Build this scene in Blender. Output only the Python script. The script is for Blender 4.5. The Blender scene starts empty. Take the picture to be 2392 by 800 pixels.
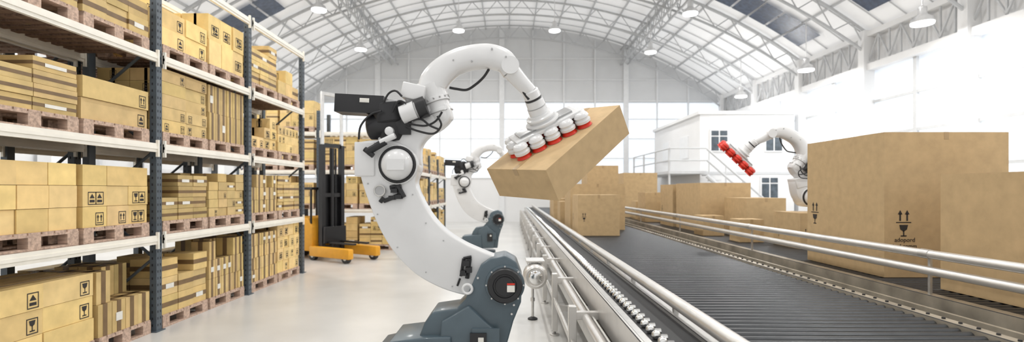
import bpy, bmesh, math, random
from mathutils import Vector, Matrix
random.seed(7)
sc=bpy.context.scene
sc.view_settings.view_transform='Standard'
V=Vector
# ---------------------------------------------------------------- materials
def mat(name,col,rough=.5,metal=0,var=.06,scale=6,bump=0,emit=0,tint=False,coat=0,stretch=None):
    m=bpy.data.materials.new(name); m.use_nodes=True
    nt=m.node_tree; N=nt.nodes; L=nt.links
    b=N['Principled BSDF']
    b.inputs['Roughness'].default_value=rough; b.inputs['Metallic'].default_value=metal
    if coat: b.inputs['Coat Weight'].default_value=coat; b.inputs['Coat Roughness'].default_value=.1
    tc=N.new('ShaderNodeTexCoord'); no=N.new('ShaderNodeTexNoise'); no.inputs['Scale'].default_value=scale
    no.inputs['Detail'].default_value=4
    if stretch:
        mp=N.new('ShaderNodeMapping'); mp.inputs['Scale'].default_value=stretch
        L.new(tc.outputs['Object'],mp.inputs['Vector']); L.new(mp.outputs[0],no.inputs['Vector'])
    else: L.new(tc.outputs['Object'],no.inputs['Vector'])
    cr=N.new('ShaderNodeValToRGB')
    c=V(col); lo=c*(1-var*2); hi=c*(1+var)
    cr.color_ramp.elements[0].position=.3; cr.color_ramp.elements[1].position=.7
    cr.color_ramp.elements[0].color=(*lo,1); cr.color_ramp.elements[1].color=(*[min(1,x) for x in hi],1)
    L.new(no.outputs['Fac'],cr.inputs[0]); out=cr.outputs[0]
    if tint:
        at=N.new('ShaderNodeAttribute'); at.attribute_name='tint'
        mx=N.new('ShaderNodeMix'); mx.data_type='RGBA'; mx.blend_type='MULTIPLY'; mx.inputs[0].default_value=1
        L.new(out,mx.inputs[6]); L.new(at.outputs['Color'],mx.inputs[7]); out=mx.outputs[2]
    L.new(out,b.inputs['Base Color'])
    if bump:
        bp=N.new('ShaderNodeBump'); bp.inputs['Strength'].default_value=bump; bp.inputs['Distance'].default_value=.01
        L.new(no.outputs['Fac'],bp.inputs['Height']); L.new(bp.outputs[0],b.inputs['Normal'])
    if emit:
        L.new(out,b.inputs['Emission Color']); b.inputs['Emission Strength'].default_value=emit
    return m
M={}
M['carton']=mat('cardboard',(.54,.38,.20),.75,tint=True,var=.05,scale=9,bump=.08)
M['rcarton']=mat('rack_cardboard',(.80,.58,.255),.7,tint=True,var=.07,scale=5,bump=.08)
M['tape']=mat('brown_tape',(.19,.115,.05),.4,var=.1)
M['ctape']=mat('seam_tape',(.44,.30,.15),.4,var=.05)
M['ink']=mat('black_ink',(.025,.02,.018),.6)
M['slip']=mat('paper_label',(.8,.78,.72),.6)
M['wood']=mat('pallet_wood',(.56,.40,.31),.8,var=.2,scale=5,bump=.2,stretch=(1,6,6))
M['deck']=mat('shelf_plank',(.28,.18,.13),.8,var=.2,scale=5,stretch=(6,1,1))
M['beam']=mat('rack_beam_paint',(.88,.84,.75),.4,var=.03)
M['upright']=mat('rack_upright_paint',(.08,.10,.12),.4,var=.08)
M['hole']=mat('rack_hole_dark',(.02,.02,.025),.8)
M['white']=mat('robot_white_paint',(.75,.75,.75),.28,var=.02,scale=3,coat=.3)
M['lgrey']=mat('robot_light_grey',(.42,.42,.42),.35,.3)
M['slate']=mat('robot_slate_paint',(.075,.108,.13),.38,var=.05,coat=.2)
M['black']=mat('black_plastic',(.014,.014,.016),.4,var=.1)
M['red']=mat('red_rubber',(.70,.035,.015),.45)
M['steel']=mat('brushed_steel',(.62,.61,.59),.32,.75,var=.05,scale=12)
M['chrome']=mat('polished_steel',(.80,.80,.79),.12,1,var=.02)
M['rail']=mat('rail_satin',(.70,.68,.65),.3,.6,var=.03)
M['rust']=mat('weathered_steel',(.46,.41,.33),.4,.5,var=.2,scale=3)
M['roller']=mat('dark_roller',(.055,.058,.062),.33,.5,var=.08)
M['under']=mat('conveyor_pan',(.015,.015,.017),.6)
M['floor']=mat('polished_concrete',(.64,.63,.605),.28,var=.06,scale=.7)
M['wall']=mat('wall_panel_white',(.82,.82,.82),.6,var=.02,scale=.6)
M['gwall']=mat('gable_panel_grey',(.70,.71,.72),.6,var=.03,scale=.5)
M['roof']=mat('roof_sheet_glow',(.82,.82,.82),.6,var=.03,scale=.5,emit=.27)  # white sheet with added emission that brightens the roof; no light passes through
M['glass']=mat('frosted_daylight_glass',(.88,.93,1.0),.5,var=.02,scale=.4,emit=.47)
M['frame']=mat('window_frame_grey',(.62,.63,.64),.45,var=.03)
M['bframe']=mat('window_frame_white',(.80,.81,.82),.45,var=.02)
M['purlin']=mat('purlin_paint',(.60,.61,.62),.45,var=.03)
M['truss']=mat('truss_paint',(.53,.54,.55),.45,var=.04)
M['sky']=mat('dark_skylight',(.05,.07,.12),.25,var=.2)
M['lamp']=mat('lamp_diffuser',(1,1,1),.4,var=0,emit=6)
M['lampb']=mat('lamp_housing',(.75,.75,.75),.3,.5)
M['orange']=mat('forklift_orange',(.85,.40,.03),.4,var=.04)
M['dglass']=mat('office_window_glass',(.08,.10,.12),.15,var=.2)
# ---------------------------------------------------------------- mesh builder
def catmull(P,k=6,closed=False):
    P=[V(p) for p in P]; n=len(P); out=[]
    rng=range(n if closed else n-1)
    for i in rng:
        g=lambda j:P[j%n] if closed else P[max(0,min(n-1,j))]
        a,b,c,d=g(i-1),g(i),g(i+1),g(i+2)
        for q in range(k):
            t=q/k
            out.append(.5*((2*b)+(c-a)*t+(2*a-5*b+4*c-d)*t*t+(3*b-a-3*c+d)*t**3))
    if not closed: out.append(P[-1])
    return out
class MB:
    def __init__(s): s.v=[];s.f=[];s.m=[];s.t=[];s.mats=[]
    def mi(s,k):
        if k not in s.mats: s.mats.append(k)
        return s.mats.index(k)
    def add(s,vs,fs,k,tint=1.0):
        o=len(s.v); s.v+= [V(p) for p in vs]; i=s.mi(k)
        for f in fs: s.f.append([o+x for x in f]); s.m.append(i); s.t.append(tint)
    def box(s,x0,x1,y0,y1,z0,z1,k,tint=1.0,Mx=None):
        vs=[V((x,y,z)) for z in (z0,z1) for y in (y0,y1) for x in (x0,x1)]
        if Mx is not None: vs=[Mx@p for p in vs]
        s.add(vs,[(0,2,3,1),(4,5,7,6),(0,1,5,4),(2,6,7,3),(0,4,6,2),(1,3,7,5)],k,tint)
    def ring(s,rings,k,caps=True,tint=1.0):
        n=len(rings[0]); vs=[p for r in rings for p in r]; fs=[]
        for i in range(len(rings)-1):
            for j in range(n):
                a=i*n+j;b=i*n+(j+1)%n; fs.append((a,b,b+n,a+n))
        if caps: fs.append(tuple(range(n))[::-1]); fs.append(tuple(range((len(rings)-1)*n,len(rings)*n)))
        s.add(vs,fs,k,tint)
    def lathe(s,p0,ax,prof,k,n=20):
        p0=V(p0);ax=V(ax).normalized(); r=V((0,0,1)) if abs(ax.z)<.9 else V((1,0,0))
        u=ax.cross(r).normalized(); w=ax.cross(u)
        s.ring([[p0+ax*h+(u*math.cos(2*math.pi*j/n)+w*math.sin(2*math.pi*j/n))*max(rr,1e-4) for j in range(n)] for h,rr in prof],k)
    def cyl(s,a,b,r,k,r2=None,n=16):
        a=V(a);b=V(b); s.lathe(a,b-a,[(0,r),((b-a).length,r if r2 is None else r2)],k,n)
    def ball(s,c,r,k,ax=(0,0,1),sq=1,n=14):
        s.lathe(c,ax,[(-r*sq*math.cos(math.pi*i/8),r*math.sin(math.pi*i/8)) for i in range(9)],k,n)
    def sweep(s,P,ra,k,rb=None,n=20,sub=6,sup=1,ref=(0,1,0)):
        if not isinstance(ra,(list,tuple)): ra=[ra]*len(P)
        rb=rb if rb is not None else ra
        if not isinstance(rb,(list,tuple)): rb=[rb]*len(P)
        if sub>1:
            Q=catmull(P,sub); R=catmull([(a,b,0) for a,b in zip(ra,rb)],sub)
        else: Q=[V(p) for p in P]; R=[V((a,b,0)) for a,b in zip(ra,rb)]
        ref=V(ref); rings=[]
        for i,p in enumerate(Q):
            t=(Q[min(i+1,len(Q)-1)]-Q[max(i-1,0)]).normalized()
            sd=t.cross(ref)
            if sd.length<.05: sd=t.cross(V((1,0,.1)))
            sd.normalize(); up=sd.cross(t)
            rg=[]
            for j in range(n):
                a=2*math.pi*j/n; c=math.cos(a);q=math.sin(a)
                c=math.copysign(abs(c)**sup,c); q=math.copysign(abs(q)**sup,q)
                rg.append(p+sd*c*R[i].x+up*q*R[i].y)
            rings.append(rg)
        s.ring(rings,k)
    def prism(s,O,y0,y1,k):
        n=len(O); vs=[V((p[0],y0,p[1])) for p in O]+[V((p[0],y1,p[1])) for p in O]
        s.add(vs,[tuple(range(n)),tuple(range(n,2*n))[::-1]]+[(i,i+n,(i+1)%n+n,(i+1)%n) for i in range(n)],k)
    def torus(s,c,ax,R,r,k,n=24,m=8):
        c=V(c);ax=V(ax).normalized(); q=V((0,0,1)) if abs(ax.z)<.9 else V((1,0,0))
        u=ax.cross(q).normalized(); w=ax.cross(u); vs=[];fs=[]
        for i in range(n):
            d=u*math.cos(2*math.pi*i/n)+w*math.sin(2*math.pi*i/n)
            for j in range(m): vs.append(c+d*(R+r*math.cos(2*math.pi*j/m))+ax*r*math.sin(2*math.pi*j/m))
        for i in range(n):
            for j in range(m): fs.append((i*m+j,((i+1)%n)*m+j,((i+1)%n)*m+(j+1)%m,i*m+(j+1)%m))
        s.add(vs,fs,k)
    def obj(s,name,parent=None,Mx=None,bevel=0,seg=2,ang=38):
        me=bpy.data.meshes.new(name)
        vs=[Mx@p for p in s.v] if Mx is not None else s.v
        me.from_pydata(vs,[],s.f)
        for k in s.mats: me.materials.append(M[k])
        me.polygons.foreach_set('material_index',s.m)
        if any(t!=1.0 for t in s.t) or 'carton' in s.mats or 'rcarton' in s.mats:
            at=me.color_attributes.new('tint','FLOAT_COLOR','CORNER'); buf=[]
            for f,t in zip(s.f,s.t):
                c=(t,t,t,1) if not isinstance(t,tuple) else (*t,1)
                buf+=list(c)*len(f)
            at.data.foreach_set('color',buf)
        bm=bmesh.new(); bm.from_mesh(me)
        bmesh.ops.recalc_face_normals(bm,faces=bm.faces)
        if bevel:
            es=[e for e in bm.edges if len(e.link_faces)==2 and e.calc_face_angle(0)>math.radians(38)]
            bmesh.ops.bevel(bm,geom=es,offset=bevel,segments=seg,profile=.5,affect='EDGES',clamp_overlap=True)
        bm.to_mesh(me); bm.free()
        me.polygons.foreach_set('use_smooth',[True]*len(me.polygons))
        me.set_sharp_from_angle(angle=math.radians(ang))
        ob=bpy.data.objects.new(name,me); sc.collection.objects.link(ob)
        if parent: ob.parent=parent
        return ob
def empty(name,loc=(0,0,0)):
    e=bpy.data.objects.new(name,None); e.location=loc; sc.collection.objects.link(e); return e
# ---------------------------------------------------------------- room shell
HW=14.0; YB=34.0; YF=-5.0
rz=lambda X,d=0: -10.3+math.sqrt(max(0,(23.2-d)**2-X*X))
b=MB(); b.box(-HW-.3,HW+.3,YF,YB+.3,-.2,0,'floor'); b.obj('floor')
NA=36
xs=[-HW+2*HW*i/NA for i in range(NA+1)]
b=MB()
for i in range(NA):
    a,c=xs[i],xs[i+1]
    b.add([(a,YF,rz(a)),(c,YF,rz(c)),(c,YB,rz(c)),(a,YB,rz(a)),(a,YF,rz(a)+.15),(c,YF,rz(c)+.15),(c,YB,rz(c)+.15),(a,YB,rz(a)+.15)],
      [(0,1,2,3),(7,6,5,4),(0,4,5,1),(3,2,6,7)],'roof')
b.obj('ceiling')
# dark skylight panels
root=empty('roof_skylights')
for (ya,yb) in ((21.7,23.4),(17.1,18.8),(8.2,9.6)):
    for g in range(6):
        b=MB()
        for i in range(g*6,g*6+5):
            if i<1 or i>=NA-1: continue
            a,c=xs[i],xs[i+1]-.08
            b.add([(a,ya,rz(a)-.16),(c,ya,rz(c)-.16),(c,yb,rz(c)-.16),(a,yb,rz(a)-.16)],[(0,1,2,3)],'sky')
        b.obj('skylight_panel',root)
# purlins and ribs
b=MB()
for i in range(0,NA+1,2):
    x=xs[i]; b.box(x-.035,x+.035,YF,YB,rz(x)-.12,rz(x)-.03,'purlin')
y=YF+.5
while y<YB:
    for i in range(NA): b.cyl((xs[i],y,rz(xs[i])-.05),(xs[i+1],y,rz(xs[i+1])-.05),.03,'purlin',n=4)
    y+=1.12
b.obj('roof_purlins')
def arch_truss(y):
    b=MB(); D=.95; n=40
    ax=[-HW+.1+2*(HW-.1)*i/n for i in range(n+1)]
    for i in range(n):
        b.cyl((ax[i],y,rz(ax[i])-.15),(ax[i+1],y,rz(ax[i+1])-.15),.055,'truss',n=6)
        b.cyl((ax[i],y,rz(ax[i])-D),(ax[i+1],y,rz(ax[i+1])-D),.055,'truss',n=6)
        p=(ax[i],y,rz(ax[i])-(.15 if i%2 else D)); q=(ax[i+1],y,rz(ax[i+1])-(D if i%2 else .15))
        b.cyl(p,q,.025,'truss',n=5)
    return b.obj('roof_arch_truss')
cy=[33.2-4.45*i for i in range(9)]
for y in cy: arch_truss(y)
for X in (-7.6,7.6):
    b=MB(); z1=rz(X)-.2; z0=z1-1.0
    for dx in (-.22,.22):
        b.cyl((X+dx,YF,z1),(X+dx,YB,z1),.06,'truss',n=6)
        b.cyl((X+dx,YF,z0),(X+dx,YB,z0),.06,'truss',n=6)
        y=YF;i=0
        while y<YB-.7:
            b.cyl((X+dx,y,z0 if i%2 else z1),(X+dx,y+.7,z1 if i%2 else z0),.028,'truss',n=5); y+=.7;i+=1
    b.obj('roof_long_truss')
# back wall
b=MB()
b.prism([(-HW,7.9),(HW,7.9)]+[(x,rz(x)+.1) for x in reversed(xs)],YB,YB+.3,'gwall')
b.box(-HW,HW,YB,YB+.3,0,2.9,'wall')
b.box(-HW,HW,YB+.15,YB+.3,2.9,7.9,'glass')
b.obj('wall_back')
b=MB()
for i in range(-6,7):
    x=i*2.05-.5
    w=.17 if i%4==0 else .045
    b.box(x-w,x+w,YB-.12,YB-.002,0 if w>.1 else 2.9,rz(x)-.2,'bframe')
for z in (2.9,4.2,5.5,6.8,8.0,9.4,10.8):
    xm=math.sqrt(23.2**2-(z+10.3)**2) if z>8.2 else HW-.5
    b.box(-xm,xm,YB-.06,YB-.004,z-.035,z+.035,'bframe')
b.obj('window_frame_back')
# side walls
for s,nm in ((1,'right'),(-1,'left')):
    b=MB(); X0,X1=sorted((s*HW,s*(HW+.3)))
    b.box(X0,X1,YF,YB,0,1.6,'wall'); b.box(X0,X1,YF,YB,6.9,8.3,'wall')
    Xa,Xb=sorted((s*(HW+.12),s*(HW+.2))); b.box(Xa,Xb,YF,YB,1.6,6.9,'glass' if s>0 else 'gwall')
    b.obj('wall_'+nm)
    b=MB()
    for y in cy: 
        xa,xb=sorted((s*(HW-.42),s*HW)); b.box(xa,xb,y-.17,y+.17,0,8.25,'wall')
        xa,xb=sorted((s*(HW-.1),s*HW)); b.box(xa,xb,y+2.15,y+2.3,1.6,6.9,'frame')
    xa,xb=sorted((s*(HW-.08),s*HW))
    for z in (1.6,2.9,4.2,5.5): b.box(xa,xb,YF,YB-.15,z-.05,z+.05,'frame')
    xa,xb=sorted((s*(HW-.3),s*HW))
    b.box(xa,xb,YF,YB-.15,6.7,6.95,'wall'); b.box(xa,xb,YF,YB-.15,8.0,8.2,'wall')
    y=YF;i=0
    while y<YB-.7:
        p=s*(HW-.2)
        b.cyl((p,y,7.0 if i%2 else 8.0),(p,y+.55,8.0 if i%2 else 7.0),.04,'truss',n=5)
        b.cyl((p,y,7),(p,y,8),.04,'truss',n=5); y+=.55;i+=1
    b.obj('window_frame_'+nm)
# ---------------------------------------------------------------- pendant lamps
lm=None
def lamp(x,y,z):
    global lm
    if lm is None:
        b=MB()
        b.lathe((0,0,0),(0,0,1),[(0,.30),(.02,.31),(.14,.27),(.22,.15),(.26,.12),(.46,.12),(.5,.06),(.52,.02)],'lampb',24)
        b.lathe((0,0,-.07),(0,0,1),[(0,.2),(.02,.29),(.069,.30)],'lamp',24)
        b.cyl((0,0,.5),(0,0,2.0),.02,'lampb',n=6)
        o=b.obj('pendant_lamp'); lm=o.data
    else:
        o=bpy.data.objects.new('pendant_lamp',lm); sc.collection.objects.link(o)
    o.location=(x,y,z)
    l=bpy.data.lights.new('lamp_light','AREA'); l.shape='DISK'; l.size=.5; l.energy=140; l.color=(1,.985,.96)
    lo=bpy.data.objects.new('bulb',l); sc.collection.objects.link(lo); lo.parent=o; lo.location=(0,0,-.1)
for y in (27.3,21.3,15.3,9.3,3.3):
    for x,z in ((2.4,10.6),(-2.7,10.6),(7.5,9.45),(-7.9,9.6),(12.3,7.1),(-12.3,7.1)): lamp(x,y,z)
# ---------------------------------------------------------------- cartons / icons
def quadp(b,o,a,c,n,u0,u1,v0,v1,k='ink'):
    p=lambda u,v:o+a*u+c*v+n*.003
    b.add([p(u0,v0),p(u1,v0),p(u1,v1),p(u0,v1)],[(0,1,2,3)],k)
def tri(b,o,a,c,n,P,k='ink'):
    b.add([o+a*u+c*v+n*.003 for u,v in P],[tuple(range(len(P)))],k)
def icon(b,o,a,c,n,s,kind):
    # framed handling pictogram
    for q in ((-.5,.5,.5,.58),(-.5,.5,-.68,-.6),(-.5,-.43,-.6,.5),(.43,.5,-.6,.5)): quadp(b,o,a,c,n,q[0]*s,q[1]*s,q[2]*s,q[3]*s)
    if kind==0:
        tri(b,o,a,c,n,[(-.3*s,-.05*s),(.3*s,-.05*s),(0,.4*s)]); quadp(b,o,a,c,n,-.3*s,.3*s,-.45*s,-.2*s)
    elif kind==1:
        for d in (-.2,.2):
            quadp(b,o,a,c,n,(d-.05)*s,(d+.05)*s,-.3*s,.15*s); tri(b,o,a,c,n,[((d-.15)*s,.1*s),((d+.15)*s,.1*s),(d*s,.4*s)])
        quadp(b,o,a,c,n,-.35*s,.35*s,-.48*s,-.4*s)
    else:
        tri(b,o,a,c,n,[(-.28*s,.4*s),(.28*s,.4*s),(.2*s,.05*s),(0,-.08*s),(-.2*s,.05*s)]); quadp(b,o,a,c,n,-.04*s,.04*s,-.4*s,0); quadp(b,o,a,c,n,-.22*s,.22*s,-.48*s,-.38*s)
def carton(b,u0,u1,d0,d1,z0,z1,style,tn,k='rcarton'):
    tv=random.uniform(.84,1.06)*tn; t=(tv,tv*random.uniform(.97,1.02),tv*random.uniform(.9,1.05))
    b.box(u0,u1,d0,d1,z0,z1,k,t)
    U,D,Z=V((1,0,0)),V((0,1,0)),V((0,0,1)); um=(u0+u1)/2; zm=(z0+z1)/2; dm=(d0+d1)/2; e=.003
    h=z1-z0;w=u1-u0
    if style=='tape':
        f=min(.05,w*.16)
        if h>w: b.box(um-f,um+f,d0-e,d1+e,z0,z1+e,'tape'); b.box(u0-e,u1+e,dm-.04,dm+.04,z0,z1+e,'tape')
        else: b.box(u0-e,u1+e,d0-e,d1+e,zm-h*.13,zm+h*.13,'tape')
        if random.random()<.3: quadp(b,V((um,d0-e,zm)),U,Z,-D,-w*.25,w*.25,-h*.15,h*.12,'slip')
    elif style=='label':
        s=min(.15,h*.5,w*.42)
        r=random.random()
        if r<.75: icon(b,V((u1-s*.9,d0,z0+h*.42)),U,Z,-D,s,random.randrange(3))
        if r<.35: icon(b,V((u0+s*1.1,d0,z0+h*.42)),U,Z,-D,s,random.randrange(3))
        if r>.5: icon(b,V((u0,dm,zm)),D,Z,-U,s,random.randrange(3))
        b.box(u0,u1,dm-.025,dm+.025,z0,z1+e,'ctape')
    elif style=='plain':
        b.box(u0-e,u1+e,dm-.025,dm+.025,z1-.05,z1+e,'ctape')
def pallet(b,u0,u1,d0,d1,z,H=.2):
    um=(u0+u1)/2;dm=(d0+d1)/2
    for i in range(3):
        d=[d0,dm-.06,d1-.12][i]; b.box(u0,u1,d,d+.12,z,z+.025,'wood')
        for u in (u0,um-.08,u1-.16): b.box(u,u+.16,d,d+.12,z+.025,z+H-.05,'wood',random.uniform(.8,1.1))
        b.box(u0,u1,d,d+.12,z+H-.05,z+H-.025,'wood')
    n=7; w=(u1-u0)/n
    for i in range(n): b.box(u0+i*w+.01,u0+(i+1)*w-.01,d0,d1,z+H-.025,z+H,'wood',random.uniform(.8,1.15))
def load(u0,u1,z,nu,nd,nz,h,style,tn,Mx,D=1.0,jag=0):
    b=MB(); pallet(b,u0,u1,.04,.04+D,z); b.obj('wooden_pallet',Mx=Mx)
    b=MB(); w=(u1-u0)/nu; dd=D/nd; hh=h/nz
    for i in range(nu):
        for j in range(nd):
            n=nz-(random.randint(0,jag) if jag else 0)
            for q in range(n):
                g=.005; jz=random.uniform(-.012,.025)
                st=style if style!='mix' else random.choice(['tape','label','plain'])
                carton(b,u0+i*w+g,u0+(i+1)*w-g,.05+j*dd+g+max(0,jz),.05+(j+1)*dd-g,z+.2+q*hh+.001,z+.2+(q+1)*hh-.004,st,tn)
    b.obj('stacked_cardboard_boxes',Mx=Mx)
def rack(us,levels,Mx,top,D=1.1):
    b=MB()
    for u in us:
        for d in (0,D-.1):
            b.box(u-.06,u+.06,d,d+.03,0,top,'upright'); 
            for e in (-.06,.035): b.box(u+e,u+e+.025,d+.03,d+.1,0,top,'upright')
            b.box(u-.1,u+.1,d-.03,d+.15,0,.015,'upright')
        z=.08
        while z<top-.1:
            b.box(u-.035,u-.02,-.002,.0,z,z+.035,'hole'); b.box(u+.02,u+.035,-.002,.0,z,z+.035,'hole'); 
            b.box(u-.062,u-.06,.05,.07,z,z+.035,'hole'); z+=.1
        z=.3;i=0
        while z<top-.9:
            b.cyl((u,.08,z if i%2 else z+.8),(u,D-.08,z+.8 if i%2 else z),.022,'upright',n=6); z+=.8;i+=1
    for a,c in zip(us[:-1],us[1:]):
        for z in levels:
            for d in (-.03,D-.05):
                b.box(a+.06,c-.06,d,d+.05,z-.13,z,'beam'); b.box(a+.06,c-.06,d-.012,d,z-.085,z-.045,'beam',.9)
                b.box(a+.06,a+.09,d-.02,d+.02,z-.2,z+.05,'beam'); b.box(c-.09,c-.06,d-.02,d+.02,z-.2,z+.05,'beam')
            if z<5:
                u=a+.15
                while u<c-.15: b.box(u,u+.1,.03,D-.06,z-.025,z-.001,'deck'); u+=.19
    return b.obj('pallet_rack',Mx=Mx,bevel=0)
LV=[1.44,2.81,4.15,5.58]
M1=Matrix(((0,-1,0,-5.25),(1,0,0,0),(0,0,1,0),(0,0,0,1)))
us=[2.3,5.0,7.7,10.4,13.1]
rack(us,LV,M1,5.62)
spec={ # (bay start index, half, level): (nu,nd,nz,h,style,tint,jag)
(1,0,0):(2,2,3,.86,'label',1.1,0),(1,1,0):(4,3,2,.85,'tape',.82,1),
(1,0,1):(3,2,3,.80,'plain',1.12,0),(1,1,1):(3,2,3,.80,'label',1.1,0),
(1,0,2):(2,2,4,.62,'tape',.82,1),(1,1,2):(1,2,3,.82,'label',.82,1),
(1,0,3):(3,2,2,.45,'tape',.8,1),(1,1,3):(3,2,2,.5,'tape',.85,1),
(2,0,0):(3,2,3,.85,'tape',.92,1),(2,1,0):(6,3,3,1.0,'tape',.88,1),
(2,0,1):(3,2,4,.72,'tape',.72,2),(2,1,1):(4,2,5,.78,'mix',.8,1),
(2,0,2):(2,2,5,.98,'label',.9,0),(2,1,2):(6,2,2,.98,'tape',.82,0),
(2,0,3):(2,2,3,.85,'label',1.15,1),(2,1,3):(3,2,2,.9,'label',1.12,0),
(3,0,0):(5,2,4,1.0,'tape',.95,0),(3,1,0):(4,2,4,1.1,'label',1.15,0),
(3,0,1):(5,2,3,.8,'tape',.85,1),(3,1,1):(4,2,4,.8,'tape',.9,1),
(3,0,2):(4,2,3,.7,'label',1.1,2),(3,1,2):(3,2,3,.6,'label',1.1,1),
(3,0,3):(3,2,4,.95,'tape',.95,1),(3,1,3):(3,2,2,.6,'mix',1,1),
}
M1b=Matrix.Translation((-1.22,0,0))@M1
rack(us,LV,M1b,5.62)
for (bi,hf,lv),(nu,nd,nz,h,st,tn,jg) in spec.items():
    u0=us[bi]+.14+hf*1.24; u1=u0+1.17
    if (bi,hf,lv)==(1,0,0): u1=u0+1.42
    if (bi,hf,lv)==(1,1,0): u0+=.24; u1=us[2]-.12
    z=0.0 if lv==0 else LV[lv-1]
    load(u0,u1,z+.001,nu,nd,nz,h,st,tn,M1,jag=jg)
for bi in (1,2,3):
    for hf in (0,1):
        for lv in range(4):
            z=0.0 if lv==0 else LV[lv-1]; u0=us[bi]+.14+hf*1.24
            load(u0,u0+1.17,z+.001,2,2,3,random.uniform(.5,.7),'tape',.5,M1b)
# far racks
M2=Matrix(((1,0,0,0),(0,1,0,18.0),(0,0,1,0),(0,0,0,1)))
u2=[-9.5,-6.7,-3.9]
rack(u2,[1.44,2.81,4.15],M2,4.9)
for bi in (0,1):
    for hf in (0,1):
        for lv in range(4):
            if lv==3 and bi==1: continue
            z=0.0 if lv==0 else [1.44,2.81,4.15][lv-1]; u0=u2[bi]+.15+hf*1.27
            load(u0,u0+1.2,z+.001,3,1,4,random.uniform(.85,1.0),'mix',1,M2,jag=1)
M3=Matrix(((0,-1,0,-3.45),(1,0,0,0),(0,0,1,0),(0,0,0,1)))
u3=[19.6,22.3,25.0,27.7]
rack(u3,[1.44,2.81],M3,3.6)
for bi in range(3):
    for hf in (0,1):
        for lv in range(3):
            z=0.0 if lv==0 else LV[lv-1]; u0=u3[bi]+.14+hf*1.24
            load(u0,u0+1.17,z+.001,2,1,3,random.uniform(.8,1.0),'mix',1.0,M3,jag=1)
# ---------------------------------------------------------------- conveyors
def conveyor(name,x0,x1,left_detail,Y0=2.4,Y1=32):
    root=empty(name)
    b=MB(); y=Y0+.06
    while y<Y1:
        b.cyl((x0,y,.98),(x1,y,.98),.046,'roller',n=12); y+=.115
    b.obj('rollers',root)
    b=MB(); b.box(x0,x1,Y0,Y1,.84,.87,'under')
    if left_detail:
        b.box(1.03,1.40,Y0,Y1,.86,1.02,'under')
        b.box(.96,1.03,Y0,Y1,.80,1.03,'steel'); b.box(1.39,x0+.01,Y0,Y1,.84,1.05,'steel')
        b.box(.93,.96,Y0,Y1,.74,1.04,'rail'); 
    else: b.box(x0-.12,x0,Y0,Y1,.82,1.04,'rust')
    b.box(x1,x1+.10,Y0,Y1,.82,1.05,'rust'); b.box(x1+.10,x1+.16,Y0,Y1,.82,.98,'steel')
    b.obj('side_frame',root,bevel=.006,seg=1)
    b=MB(); y=Y0+.1
    while y<Y1:
        if left_detail:
            b.ball((1.08,y,1.05),.036,'chrome',n=10); b.cyl((1.11,y,1.035),(1.16,y,1.035),.022,'chrome',n=8)
        b.cyl((x1+.05,y,1.05),(x1+.05,y,1.062),.014,'under',n=6)
        y+=.16 if y<16 else .32
    b.obj('chain_bearings',root)
    b=MB(); y=Y0+.9
    lx=.66 if left_detail else x0-.08
    while y<Y1:
        for X in (lx,x1+.05):
            b.box(X-.04,X+.04,y-.05,y+.05,.06,.84 if X!=lx or not left_detail else .9,'rail')
            b.cyl((X,y,.0),(X,y,.02),.07,'steel',n=12); b.cyl((X,y,.02),(X,y,.07),.02,'under',n=8)
        b.box(lx,x1+.05,y-.03,y+.03,.35,.43,'rail'); b.box(lx-.03,x1,y-.04,y+.04,.76,.84,'rail')
        y+=2.1
    if left_detail:
        b.cyl((.80,Y0,.78),(.80,Y1,.78),.045,'rail',n=12)
        b.box(.64,.67,Y0,Y1,.48,.56,'steel'); b.box(.86,.88,Y0,Y1,.45,.8,'steel')
    b.obj('legs',root,bevel=.004,seg=1)
    return root
c1=conveyor('roller_conveyor',1.5,3.55,True)
b=MB(); b.cyl((1.43,2.4,1.15),(1.43,32,1.15),.055,'rail',n=20)
y=2.9
while y<32: b.box(1.41,1.45,y,y+.05,1.05,1.12,'steel'); y+=1.5
b.obj('guide_tube',c1)
c2=conveyor('roller_conveyor',4.42,6.35,False)
b=MB()
for z,r in ((1.46,.045),(1.29,.045)):
    b.cyl((4.3,2.4,z),(4.3,32,z),r,'rail',n=16)
y=1.4
while y<32:
    if y>2.4:
        b.box(4.34,4.365,y,y+.03,.9,1.46,'steel'); b.cyl((4.30,y+.015,1.29),(4.35,y+.015,1.29),.02,'steel',n=8)
        b.cyl((4.3,y-.06,1.46),(4.3,y+.06,1.46),.05,'steel',n=16)
    y+=3.9
b.box(4.02,4.18,2.4,32,.9,.94,'under'); b.box(4.0,4.04,2.4,32,.86,.99,'rust'); 
b.obj('guard_rails',c2)
# drive motor on the side
mt=empty('conveyor_drive_motor',(.42,8.4,0))
b=MB(); b.lathe((0,-.2,.72),(0,1,0),[(0,.15),(.02,.19),(.1,.2),(.3,.2),(.32,.17),(.55,.16),(.57,.1)],'rail',28)
b.torus((0,-.2,.72),(0,1,0),.15,.015,'steel'); b.ball((0,-.2,.72),.12,'chrome',ax=(0,1,0),sq=.3)
for i in range(9): b.box(-.13+i*.03,-.12+i*.03,-.05,.3,.90,.95,'steel')
b.box(-.15,.15,-.08,.32,.94,.97,'rail'); b.box(.1,.19,0,.2,.68,.78,'steel')
b.obj('motor_body',mt,bevel=.004,seg=1)
b=MB(); b.cyl((-.04,0,.03),(-.04,0,.56),.022,'steel',n=10); b.lathe((-.04,0,0),(0,0,1),[(0,.08),(.02,.08),(.05,.02)],'under'); b.cyl((-.04,0,.3),(-.04,0,.36),.04,'steel',n=6)
b.obj('adjustable_foot',mt)
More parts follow.
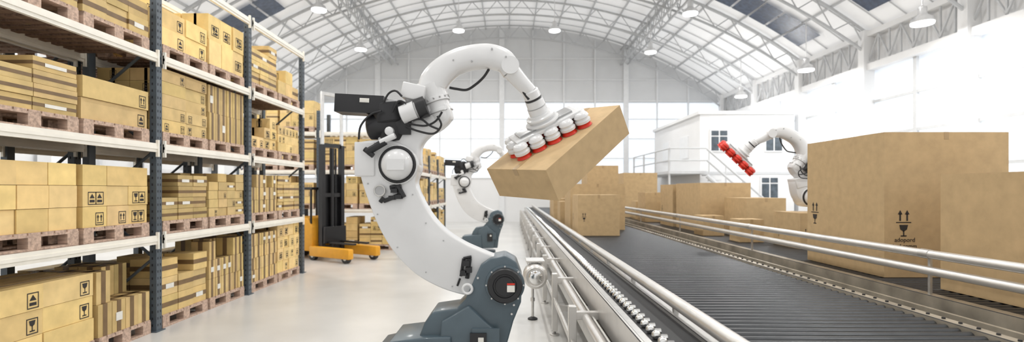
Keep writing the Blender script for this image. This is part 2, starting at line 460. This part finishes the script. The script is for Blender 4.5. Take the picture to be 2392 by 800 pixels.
# ---------------------------------------------------------------- conveyor boxes
def bigbox(x0,x1,y0,y1,z0,z1,icons=False,tn=1.0,name='cardboard_box',rot=0):
    b=MB(); cx,cy_=(x0+x1)/2,(y0+y1)/2; a=(x1-x0)/2; c=(y1-y0)/2; h=z1-z0
    b.box(-a,a,-c,c,0,h-.006,'carton',tn)
    b.box(-a,-.003,-c,c,h-.006,h,'carton',tn*1.02); b.box(.003,a,-c,c,h-.006,h,'carton',tn)
    b.box(-.03,.03,-c-.002,c+.002,h-.09,h+.002,'ctape')
    X,Y,Z=V((1,0,0)),V((0,1,0)),V((0,0,1))
    if icons:
        s=.145*icons
        for o,ax,n in ((V((-a+.24*icons,-c,.75 if icons==1 else .5*h)),X,-Y),(V((-a,c-.2,.45*h)),-Y,-X)):
            for d in (-.3,.3):
                quadp(b,o,ax,Z,n,(d-.07)*s,(d+.07)*s,-.3*s,.3*s); tri(b,o,ax,Z,n,[((d-.2)*s,.25*s),((d+.2)*s,.25*s),(d*s,.62*s)])
            quadp(b,o,ax,Z,n,-.65*s,.65*s,-.48*s,-.4*s)
            o2=o-Z*s*1.15
            tri(b,o2,ax,Z,n,[(-.38*s,.5*s),(.38*s,.5*s),(.28*s,.1*s),(0,-.08*s),(-.28*s,.1*s)]); quadp(b,o2,ax,Z,n,-.05*s,.05*s,-.45*s,0); quadp(b,o2,ax,Z,n,-.25*s,.25*s,-.5*s,-.4*s)
    o=b.obj(name,bevel=0); o.location=(cx,cy_,z0); o.rotation_euler.z=rot
    return o
S=1.027
bb=bigbox(4.67,6.22,6.4,8.05,S,2.84,1.0)
def text(s,loc,size,parent,rot=(math.pi/2,0,0)):
    cu=bpy.data.curves.new('printed_text','FONT'); cu.body=s; cu.size=size; cu.align_x='CENTER'; cu.extrude=.0005
    o=bpy.data.objects.new('printed_text',cu); sc.collection.objects.link(o)
    bpy.context.view_layer.update()
    me=bpy.data.meshes.new_from_object(o.evaluated_get(bpy.context.evaluated_depsgraph_get())); bpy.data.objects.remove(o)
    o=bpy.data.objects.new('printed_text',me); me.materials.clear(); me.materials.append(M['ink']); sc.collection.objects.link(o)
    o.parent=parent; o.location=loc; o.rotation_euler=rot; return o
text('adopord',(-.52,-.828,.445),.075,bb); text('bed comm',(-.52,-.828,.37),.07,bb)
bigbox(4.75,6.2,4.1,5.66,S,2.29,tn=1.02)
bigbox(5.35,6.1,9.45,10.4,S,1.69,.5)
bigbox(5.4,6.3,11.7,12.9,S,1.93)
bigbox(4.9,6.2,13.2,15.1,S,2.3); bigbox(4.85,5.9,15.25,16.5,S,2.28,.6)
bigbox(4.6,5.3,17.4,18.4,S,2.03); bigbox(4.55,5.9,20.5,22,S,2.8); bigbox(4.6,5.6,23,24,S,2.3); bigbox(5.45,6.1,16.9,18.2,S,1.8)
bigbox(4.8,5.3,10.7,11.2,S,1.5); bigbox(4.6,5.1,12.2,12.8,S,1.5); bigbox(4.65,5.2,18.9,19.6,S,1.7); bigbox(4.6,5.5,25.5,26.8,S,2.5); bigbox(4.6,5.3,28.2,29.2,S,2.0)
bigbox(1.63,2.62,12.2,13.3,S,2.0,.6); bigbox(1.66,3.15,14,15.4,S,2.28); bigbox(2.5,3.5,16.5,17.8,S,2.9)
bigbox(1.6,2.4,18.6,19.6,S,1.8); bigbox(1.7,2.9,20.5,21.6,S,1.95); bigbox(2.7,3.4,22.5,23.4,S,2.2); bigbox(1.6,2.3,16.2,17.1,S,1.75)
# ---------------------------------------------------------------- robots
s_=5/1200; HUB=V((-.0417,5,1.241))
def r(px,py): return ((px-1180)*s_,(655-py)*s_)
def r3(px,py,y=0): a=r(px,py); return V((a[0],y,a[1]))
Wd=V((-.663,.747,.045)).normalized(); Ld=V((.617,.56,.553)); Ld=(Ld-Wd*Ld.dot(Wd)).normalized(); nd_=Wd.cross(Ld)
if nd_.z<0: nd_=-nd_
Bc=V((.326,4.6,2.296)); BL,BW,BH=1.26,.84,.333
Tl=Bc+Ld*.607+Wd*.46-HUB   # gripper centre on box lid
def robot(name,hub,aL=0,aU=0,mirror=False,allred=False):
    root=empty(name,(hub[0],hub[1],0)); 
    Rm=lambda a:Matrix(((math.cos(a),0,-math.sin(a),0),(0,1,0,0),(math.sin(a),0,math.cos(a),0),(0,0,0,1)))
    e=r3(937,387)
    G0=Matrix.Translation((0,0,hub[2])); mm=Matrix.Diagonal((-1 if mirror else 1,1,1,1))
    GL=Rm(aL); GU=Matrix.Translation(GL@e)@Rm(aU)@Matrix.Translation(-e)
    G={'b':G0@mm,'l':G0@mm@GL,'u':G0@mm@GU}
    def fin(b,nm,g,bevel=0,seg=3): return b.obj(nm,root,Mx=G[g],bevel=bevel,seg=seg)
    # base
    b=MB()
    O=[r(*p) for p in [(1126,612),(1148,597),(1180,591),(1206,605),(1219,640),(1216,695),(1199,737),(1184,790),(1176,862),(985,862),(982,790),(1000,742),(1018,717),(1072,709),(1092,688)]]
    b.prism(O,-.24,.2,'slate')
    b.prism([r(*p) for p in [(925,777),(1000,768),(1062,766),(1068,882),(888,882),(888,803),(925,795)]],-.33,.3,'slate')
    b.prism([r(*p) for p in [(1040,735),(1100,700),(1165,760),(1150,862),(1030,862)]],-.30,.26,'slate')
    fin(b,'base_housing','b',.018)
    b=MB()
    b.cyl(r3(1050,882),r3(1050,905),.46,'slate',n=40); b.cyl(r3(1050,905),r3(1050,915),.42,'black',n=40)
    b.cyl(r3(1050,915),V((r(1050,0)[0],0,-hub[2]+.05)),.44,'slate',r2=.5,n=40)
    x=r(1050,0)[0]; b.box(x-.55,x+.55,-.55,.55,-hub[2],-hub[2]+.05,'slate')
    fin(b,'turntable','b',.01,2)
    b=MB(); c=r3(1180,655)
    b.lathe(c+V((0,-.24,0)),(0,-1,0),[(0,.185),(.03,.18),(.035,.17)],'slate',36)
    b.lathe(c+V((0,-.27,0)),(0,-1,0),[(0,.162),(.05,.16),(.06,.15),(.06,.11),(.05,.105),(.05,.09),(.07,.085)],'black',36)
    b.box(c.x+.02,c.x+.09,-.345,-.338,c.z-.05,c.z+.01,'slip'); b.box(c.x+.02,c.x+.09,-.347,-.342,c.z+.015,c.z+.03,'red')
    for i in range(8):
        a=i*math.pi/4; b.cyl(c+V((.172*math.cos(a),-.27,.172*math.sin(a))),c+V((.172*math.cos(a),-.285,.172*math.sin(a))),.008,'steel',n=8)
    fin(b,'shoulder_cap','b')
    b=MB(); b.torus(r3(1097,664,-.26),(0,1,0),.042,.013,'white'); 
    b.box(*[q for q in (r(1104,0)[0],r(1140,0)[0])],-.345,-.32,r(0,812)[1],r(0,757)[1],'black'); b.box(r(1122,0)[0],r(1134,0)[0],-.35,-.34,r(0,778)[1],r(0,766)[1],'slip')
    for p in ((1200,700),(1195,720),(1110,720),(1120,640)): b.cyl(r3(*p,-.24),r3(*p,-.255),.01,'steel',n=8)
    b.box(*[r(1108,0)[0],r(1168,0)[0]],-.325,-.30,r(0,800)[1],r(0,748)[1],'slate')
    fin(b,'base_fittings','b')
    # lower arm
    outer=[(843,338),(846,372),(850,410),(860,445),(876,490),(898,540),(930,590),(975,635),(1025,664),(1070,680),(1105,686),(1145,690),(1185,695),(1212,670),(1210,635),(1190,612)]
    inner=[(1165,600),(1125,584),(1085,566),(1045,540),(1012,505),(988,465),(975,430),(980,395),(968,360),(945,340),(905,330)]
    O=catmull([(*r(*p),0) for p in outer+inner],4,True)
    b=MB(); b.prism([(p.x,p.y) for p in O],-.13,.13,'white'); fin(b,'lower_arm','l',.022)
    b=MB(); b.box(r(838,0)[0],r(884,0)[0],-.15,.15,r(0,413)[1],r(0,335)[1],'white')
    b.cyl(r3(937,387,-.17),r3(937,387,.17),.19,'white',n=36); fin(b,'elbow_housing','l',.012)
    b=MB(); b.torus(r3(937,387,-.175),(0,1,0),.162,.016,'black',36); 
    b.lathe(r3(937,387,-.16),(0,-1,0),[(0,.15),(.04,.148),(.09,.12),(.12,.07),(.13,.001)],'white',32)
    b.torus(r3(937,387,-.20),(0,1,0),.14,.006,'lgrey',36)
    b.box(r(920,0)[0],r(958,0)[0],-.296,-.25,r(0,400)[1],r(0,376)[1],'white')
    fin(b,'elbow_cap','l')
    b=MB()
    def bar(p,q,w,k='black',y=-.15): 
        b.cyl(r3(*p,y),r3(*q,y),w,k,n=8)
    bar((905,470),(950,452),.02); bar((920,440),(945,435),.025); bar((935,435),(950,462),.03); bar((897,472),(905,462),.02)
    b.cyl(r3(897,446,-.13),r3(897,446,-.17),.05,'lgrey',n=20); b.torus(r3(897,446,-.17),(0,1,0),.05,.008,'steel')
    for p in ((930,446),(940,460),(925,462)): b.box(r(*p)[0]-.03,r(*p)[0]+.03,-.19,-.13,r(*p)[1]-.02,r(*p)[1]+.02,'black')
    # limit switch near shoulder
    bar((1080,640),(1086,600),.014); bar((1086,600),(1104,596),.014); bar((1100,600),(1094,645),.02); bar((1078,645),(1072,662),.01)
    for p in ((1092,610),(1098,625),(1086,632)): b.box(r(*p)[0]-.03,r(*p)[0]+.03,-.19,-.13,r(*p)[1]-.025,r(*p)[1]+.025,'black')
    for p in ((868,430),(890,500),(935,575),(1000,632),(1060,664),(1100,600),(1040,560),(1000,520),(970,455)): b.cyl(r3(*p,-.13),r3(*p,-.137),.007,'lgrey',n=8)
    fin(b,'arm_brackets','l')
    # upper link
    b=MB()
    O=catmull([(*r(*p),0) for p in [(886,335),(900,305),(945,300),(985,272),(1010,235),(1046,245),(1056,275),(1035,300),(1005,318),(985,345),(982,390),(955,425),(915,425),(888,395)]],4,True)
    b.prism([(p.x,p.y) for p in O],-.10,.12,'white'); fin(b,'forearm_casting','u',.03)
    b=MB()
    a0=r3(1036,288); ax=(r3(1004,196)-a0).normalized()
    b.lathe(a0,ax,[(0,.10),(.02,.115),(.09,.12),(.10,.13),(.13,.13),(.135,.12),(.2,.12),(.205,.135),(.25,.135),(.255,.12),(.33,.13),(.38,.135)],'white',32)
    for h in (.1,.205): b.torus(a0+ax*h,ax,.128,.006,'lgrey',32)
    for i in range(14):
        an=i*math.pi/7; u=V((0,1,0)); w=ax.cross(u); b.ball(a0+ax*.23+(u*math.cos(an)+w*math.sin(an))*.136,.01,'lgrey',n=6)
    # white side motors
    b.lathe(r3(944,276,-.16),r3(1010,252)-r3(944,276),[(0,.05),(.01,.085),(.15,.09),(.155,.075),(.19,.075)],'white',24)
    b.lathe(r3(982,262,-.16),r3(1010,252)-r3(982,262),[(0,.1),(.09,.1)],'black',24)
    b.lathe(r3(948,232,-.02),r3(1004,214)-r3(948,232),[(0,.06),(.02,.085),(.14,.09),(.145,.1),(.22,.1)],'white',24)
    fin(b,'axis4_gearbox','u')
    b=MB()
    Mb=Matrix.Translation(r3(972,222,-.08))@Matrix.Rotation(math.radians(12),4,'Y'); b.box(-.11,.11,-.1,.1,-.07,.075,'white',Mx=Mb)
    fin(b,'motor_cover','u',.012)
    b=MB()
    Mb=Matrix.Translation(r3(850,249))@Matrix.Rotation(math.radians(3),4,'Y'); b.box(-.23,.23,-.17,.08,-.085,.085,'black',Mx=Mb)
    b.box(.005,.10,-.175,-.17,.01,.055,'slip',Mx=Mb)
    b.lathe(r3(908,240,-.03),r3(922,335)-r3(908,240),[(0,.11),(.03,.15),(.2,.165),(.22,.14),(.34,.13),(.39,.10)],'black',28)
    b.lathe(r3(862,300,-.03),V((1,0,.12)),[(0,.09),(.02,.12),(.2,.14),(.3,.12),(.40,.10)],'black',24)
    b.box(r(925,0)[0],r(965,0)[0],-.14,.06,r(0,318)[1],r(0,250)[1],'black')
    b.cyl(r3(870,360,-.20),r3(912,335,-.20),.035,'black'); b.cyl(r3(865,352,-.20),r3(885,368,-.20),.025,'black')
    b.lathe(r3(920,312,-.17),V((0,-1,0)),[(0,.045),(.03,.043),(.04,.025)],'white',20); b.cyl(r3(900,338,-.21),r3(935,322,-.21),.028,'white')
    fin(b,'servo_motor','u',.008,2)
    b=MB()
    for P in ([(905,250),(918,228),(935,222),(950,235)],[(850,330),(856,300),(880,275),(905,268)],[(955,300),(985,312),(1020,318),(1038,300),(1030,280)],[(965,295),(1000,300),(1025,290),(1040,270)],[(925,270),(940,245),(958,250)],[(960,290),(990,285),(1012,300),(1035,310)]):
        b.sweep([r3(*p,-.17-.02*i) for i,p in enumerate(P)],.010,'black',n=8)
    b.sweep([r3(*p,.0) for p in ((1142,162),(1130,180),(1112,197),(1090,210),(1066,208),(1050,205))],.013,'black',n=8)
    b.sweep([r3(*p,.02) for p in ((1200,168),(1214,188),(1222,212),(1236,232))],.014,'black',n=8)
    fin(b,'cables','u')
    # curved forearm
    b=MB()
    P=[r3(*p) for p in [(1022,236),(1010,208),(1024,178),(1058,150),(1100,136),(1145,133),(1180,146),(1194,172)]]
    b.sweep(P,[.125,.135,.135,.122,.12,.12,.11,.085],'white',rb=[.11,.12,.125,.12,.115,.11,.105,.085],n=28,sub=6,sup=.75)
    fin(b,'forearm','u')
    b=MB()
    for p in ((1030,165),(1062,148),(1150,122),(1182,140),(1104,150)): b.cyl(r3(*p,-.10),r3(*p,-.122),.009,'lgrey',n=10)
    b.cyl(r3(1192,158,-.112),r3(1192,158,.112),.085,'white',n=28)
    W0=r3(1193,165); ax=nd_
    b.sweep([W0,W0.lerp(Tl+ax*.5,.5),Tl+ax*.52],[.088,.078,.07],'white',n=24,sub=3)
    b.lathe(Tl+ax*.54,-ax,[(0,.07),(.01,.082),(.08,.084),(.085,.07),(.10,.07),(.105,.09),(.17,.092),(.20,.10),(.30,.10),(.31,.07)],'white',28)
    b.torus(Tl+ax*.45,ax,.076,.012,'black',28); b.torus(Tl+ax*.36,ax,.094,.005,'lgrey',28)
    fin(b,'wrist','u')
    # gripper
    b=MB()
    g1=(Ld*.88-Wd*.476).normalized(); g2=(Ld*.476+Wd*.88).normalized()
    b.lathe(Tl+ax*.29,-ax,[(0,.12),(.02,.125),(.03,.15),(.05,.15),(.055,.13),(.075,.13),(.08,.175),(.10,.175),(.11,.15),(.15,.14)],'white',32)
    b.torus(Tl+ax*.235,ax,.133,.007,'lgrey',32)
    Mg=Matrix((( *[g1.x,g2.x,ax.x],Tl.x),(*[g1.y,g2.y,ax.y],Tl.y),(*[g1.z,g2.z,ax.z],Tl.z),(0,0,0,1)))
    b.box(-.36,.36,-.15,.15,.125,.165,'white',Mx=Mg)
    for sx in (-.18,.18): b.box(sx-.12,sx+.12,-.09,.09,.165,.19,'lgrey',Mx=Mg)
    fin(b,'gripper_manifold','u',.008,2)
    b=MB(); kw='red' if allred else 'white'
    for rr_ in (-.155,.155,0):
        for i in range(5):
            if rr_==0 and i not in (0,4): continue
            x=(i-2)*.172*(1 if rr_ else 1.08)
            p=Mg@V((x,rr_,0))
            b.lathe(p+ax*.15,-ax,[(0,.03),(.005,.055),(.02,.070),(.045,.078),(.055,.068),(.065,.068),(.08,.082),(.105,.080),(.11,.06)],kw,20)
            b.lathe(p+ax*.042,-ax,[(0,.06),(.008,.072),(.018,.068),(.026,.07),(.039,.080),(.040,.06)],'red',20)
    fin(b,'suction_cups','u')
    return root
robot('robot_arm',HUB)
robot('robot_arm',(-.34,15.6,1.241))
robot('robot_arm',(7.1,10.0,1.241),aL=math.radians(-103),aU=math.radians(18),mirror=True,allred=True)
# held box
b=MB(); Mh=Matrix(((Ld.x,Wd.x,nd_.x,Bc.x),(Ld.y,Wd.y,nd_.y,Bc.y),(Ld.z,Wd.z,nd_.z,Bc.z),(0,0,0,1)))
b.box(0,BL,0,BW,-BH,-.005,'carton',1.0,Mx=Mh)
b.box(0,BL,0,BW/2-.003,-.005,0,'carton',1.05,Mx=Mh); b.box(0,BL,BW/2+.003,BW,-.005,0,'carton',1.02,Mx=Mh)
b.box(-.002,BL+.002,BW/2-.03,BW/2+.03,-.07,.0015,'ctape',Mx=Mh)
b.obj('cardboard_box')
# ---------------------------------------------------------------- forklift
fk=empty('reach_truck',(-5.55,15.9,0)); fk.rotation_euler.z=math.radians(-32)
b=MB()
b.prism([(-1.7,.25),(-.15,.25),(-.15,1.0),(-.35,1.25),(-.9,1.3),(-1.0,1.05),(-1.6,1.0),(-1.75,.8)],-.55,.55,'orange')
b.box(-.2,1.55,-.62,-.42,.12,.42,'orange'); b.box(-.2,1.55,.42,.62,.12,.42,'orange')
b.obj('chassis',fk,bevel=.04)
b=MB()
for y in (-.52,.52):
    for x in (1.35,-.1): b.cyl((x,y-.06,.15),(x,y+.06,.15),.15,'black',n=20); b.cyl((x,y-.065,.15),(x,y+.065,.15),.07,'slip',n=16)
b.cyl((-1.3,-.12,.18),(-1.3,.12,.18),.18,'black',n=20)
b.obj('wheels',fk)
b=MB()
for y in (-.36,.36):
    b.box(.0,.16,y-.06,y+.06,.1,3.5,'black'); b.box(.05,.13,y-.04,y+.04,3.3,5.1,'steel')
for z in (.3,1.9,3.42): b.box(.02,.12,-.36,.36,z,z+.12,'black')
b.box(.05,.12,-.36,.36,5.0,5.1,'steel'); b.cyl((.08,0,.3),(.08,0,3.4),.07,'black',n=10); b.cyl((.08,.14,.3),(.08,.14,3.4),.03,'black',n=8)
b.box(-.12,.0,-.34,.34,.5,2.6,'black')
b.obj('mast',fk)
b=MB()
b.box(.18,.26,-.4,.4,.5,1.0,'black')
for y in (-.25,.25): b.box(.26,1.4,y-.06,y+.06,.5,.55,'black')
b.obj('fork_carriage',fk,bevel=.006,seg=1)
b=MB()
for x,y in ((-.25,-.5),(-.25,.5),(-1.3,-.5),(-1.3,.5)): b.cyl((x,y,1.0),(x,y,2.15),.035,'black',n=8)
b.box(-1.4,-.15,-.55,.55,2.12,2.2,'black'); b.box(-1.6,-1.45,-.3,.3,1.0,1.5,'black'); b.box(-1.45,-1.0,-.3,.3,1.0,1.12,'black')
b.obj('overhead_guard',fk,bevel=.01,seg=1)
# ---------------------------------------------------------------- office
of=empty('site_office',(0,0,0))
b=MB(); b.box(8.9,13.3,24,31.5,0,5.65,'wall'); b.box(8.8,13.4,23.9,31.6,5.65,5.8,'wall'); b.box(8.88,13.32,23.97,31.52,2.85,2.97,'frame')
b.obj('office_walls',of)
b=MB()
for (x,z) in ((9.35,3.95),(11.9,3.95),(11.7,1.75),(9.35,1.3)):
    b.box(x,x+.86,23.93,24.0,z-.05,z+1.0,'wall'); 
    for i in (0,1): b.box(x+.06+i*.4,x+.40+i*.4,23.92,23.93,z,z+.65,'dglass'); b.box(x+.06+i*.4,x+.40+i*.4,23.92,23.93,z+.7,z+.93,'dglass')
for y in (25.5,28.5): b.box(8.85,8.9,y,y+1.2,3.7,4.8,'bframe'); 
b.obj('office_windows',of)
b=MB(); 
b.box(7.2,8.9,23.2,30,2.85,2.97,'frame'); 
for y in (23.3,25.5,27.7,29.9): b.cyl((7.25,y,0),(7.25,y,4.0),.05,'frame',n=8)
for z in (3.45,4.0): b.cyl((7.25,23.2,z),(7.25,30,z),.035,'frame',n=8); b.cyl((7.25,23.2,z),(8.9,23.2,z),.035,'frame',n=8)
for i in range(12):
    x=8.9+i*.27; z=2.8-i*.235; b.box(x,x+.28,22.9,23.8,z-.04,z,'frame')
for dz in (-.15,.55,1.05): b.cyl((8.8,22.9,2.9+dz),(12.0,22.9,.1+dz),.05 if dz>0 else .1,'frame',n=8)
for i in range(5): b.cyl((8.9+i*.75,22.9,2.8-i*.65),(8.9+i*.75,22.9,3.85-i*.65),.03,'frame',n=8)
b.obj('office_stairs',of)
# ---------------------------------------------------------------- world
w=bpy.data.worlds.new('World'); sc.world=w; w.use_nodes=True
bg=w.node_tree.nodes['Background']; bg.inputs[0].default_value=(1,.99,.975,1); bg.inputs[1].default_value=.95
# ---------------------------------------------------------------- camera
cam=bpy.data.cameras.new('Camera'); co=bpy.data.objects.new('Camera',cam); sc.collection.objects.link(co)
co.location=(0,0,2.12); co.rotation_euler=(math.pi/2,0,0)
cam.sensor_width=36; cam.lens=36*1200/2392; cam.shift_x=6/2392; cam.shift_y=44/2392
cam.clip_end=200; cam.dof.use_dof=True; cam.dof.focus_distance=5.3; cam.dof.aperture_fstop=1.0
sc.camera=co
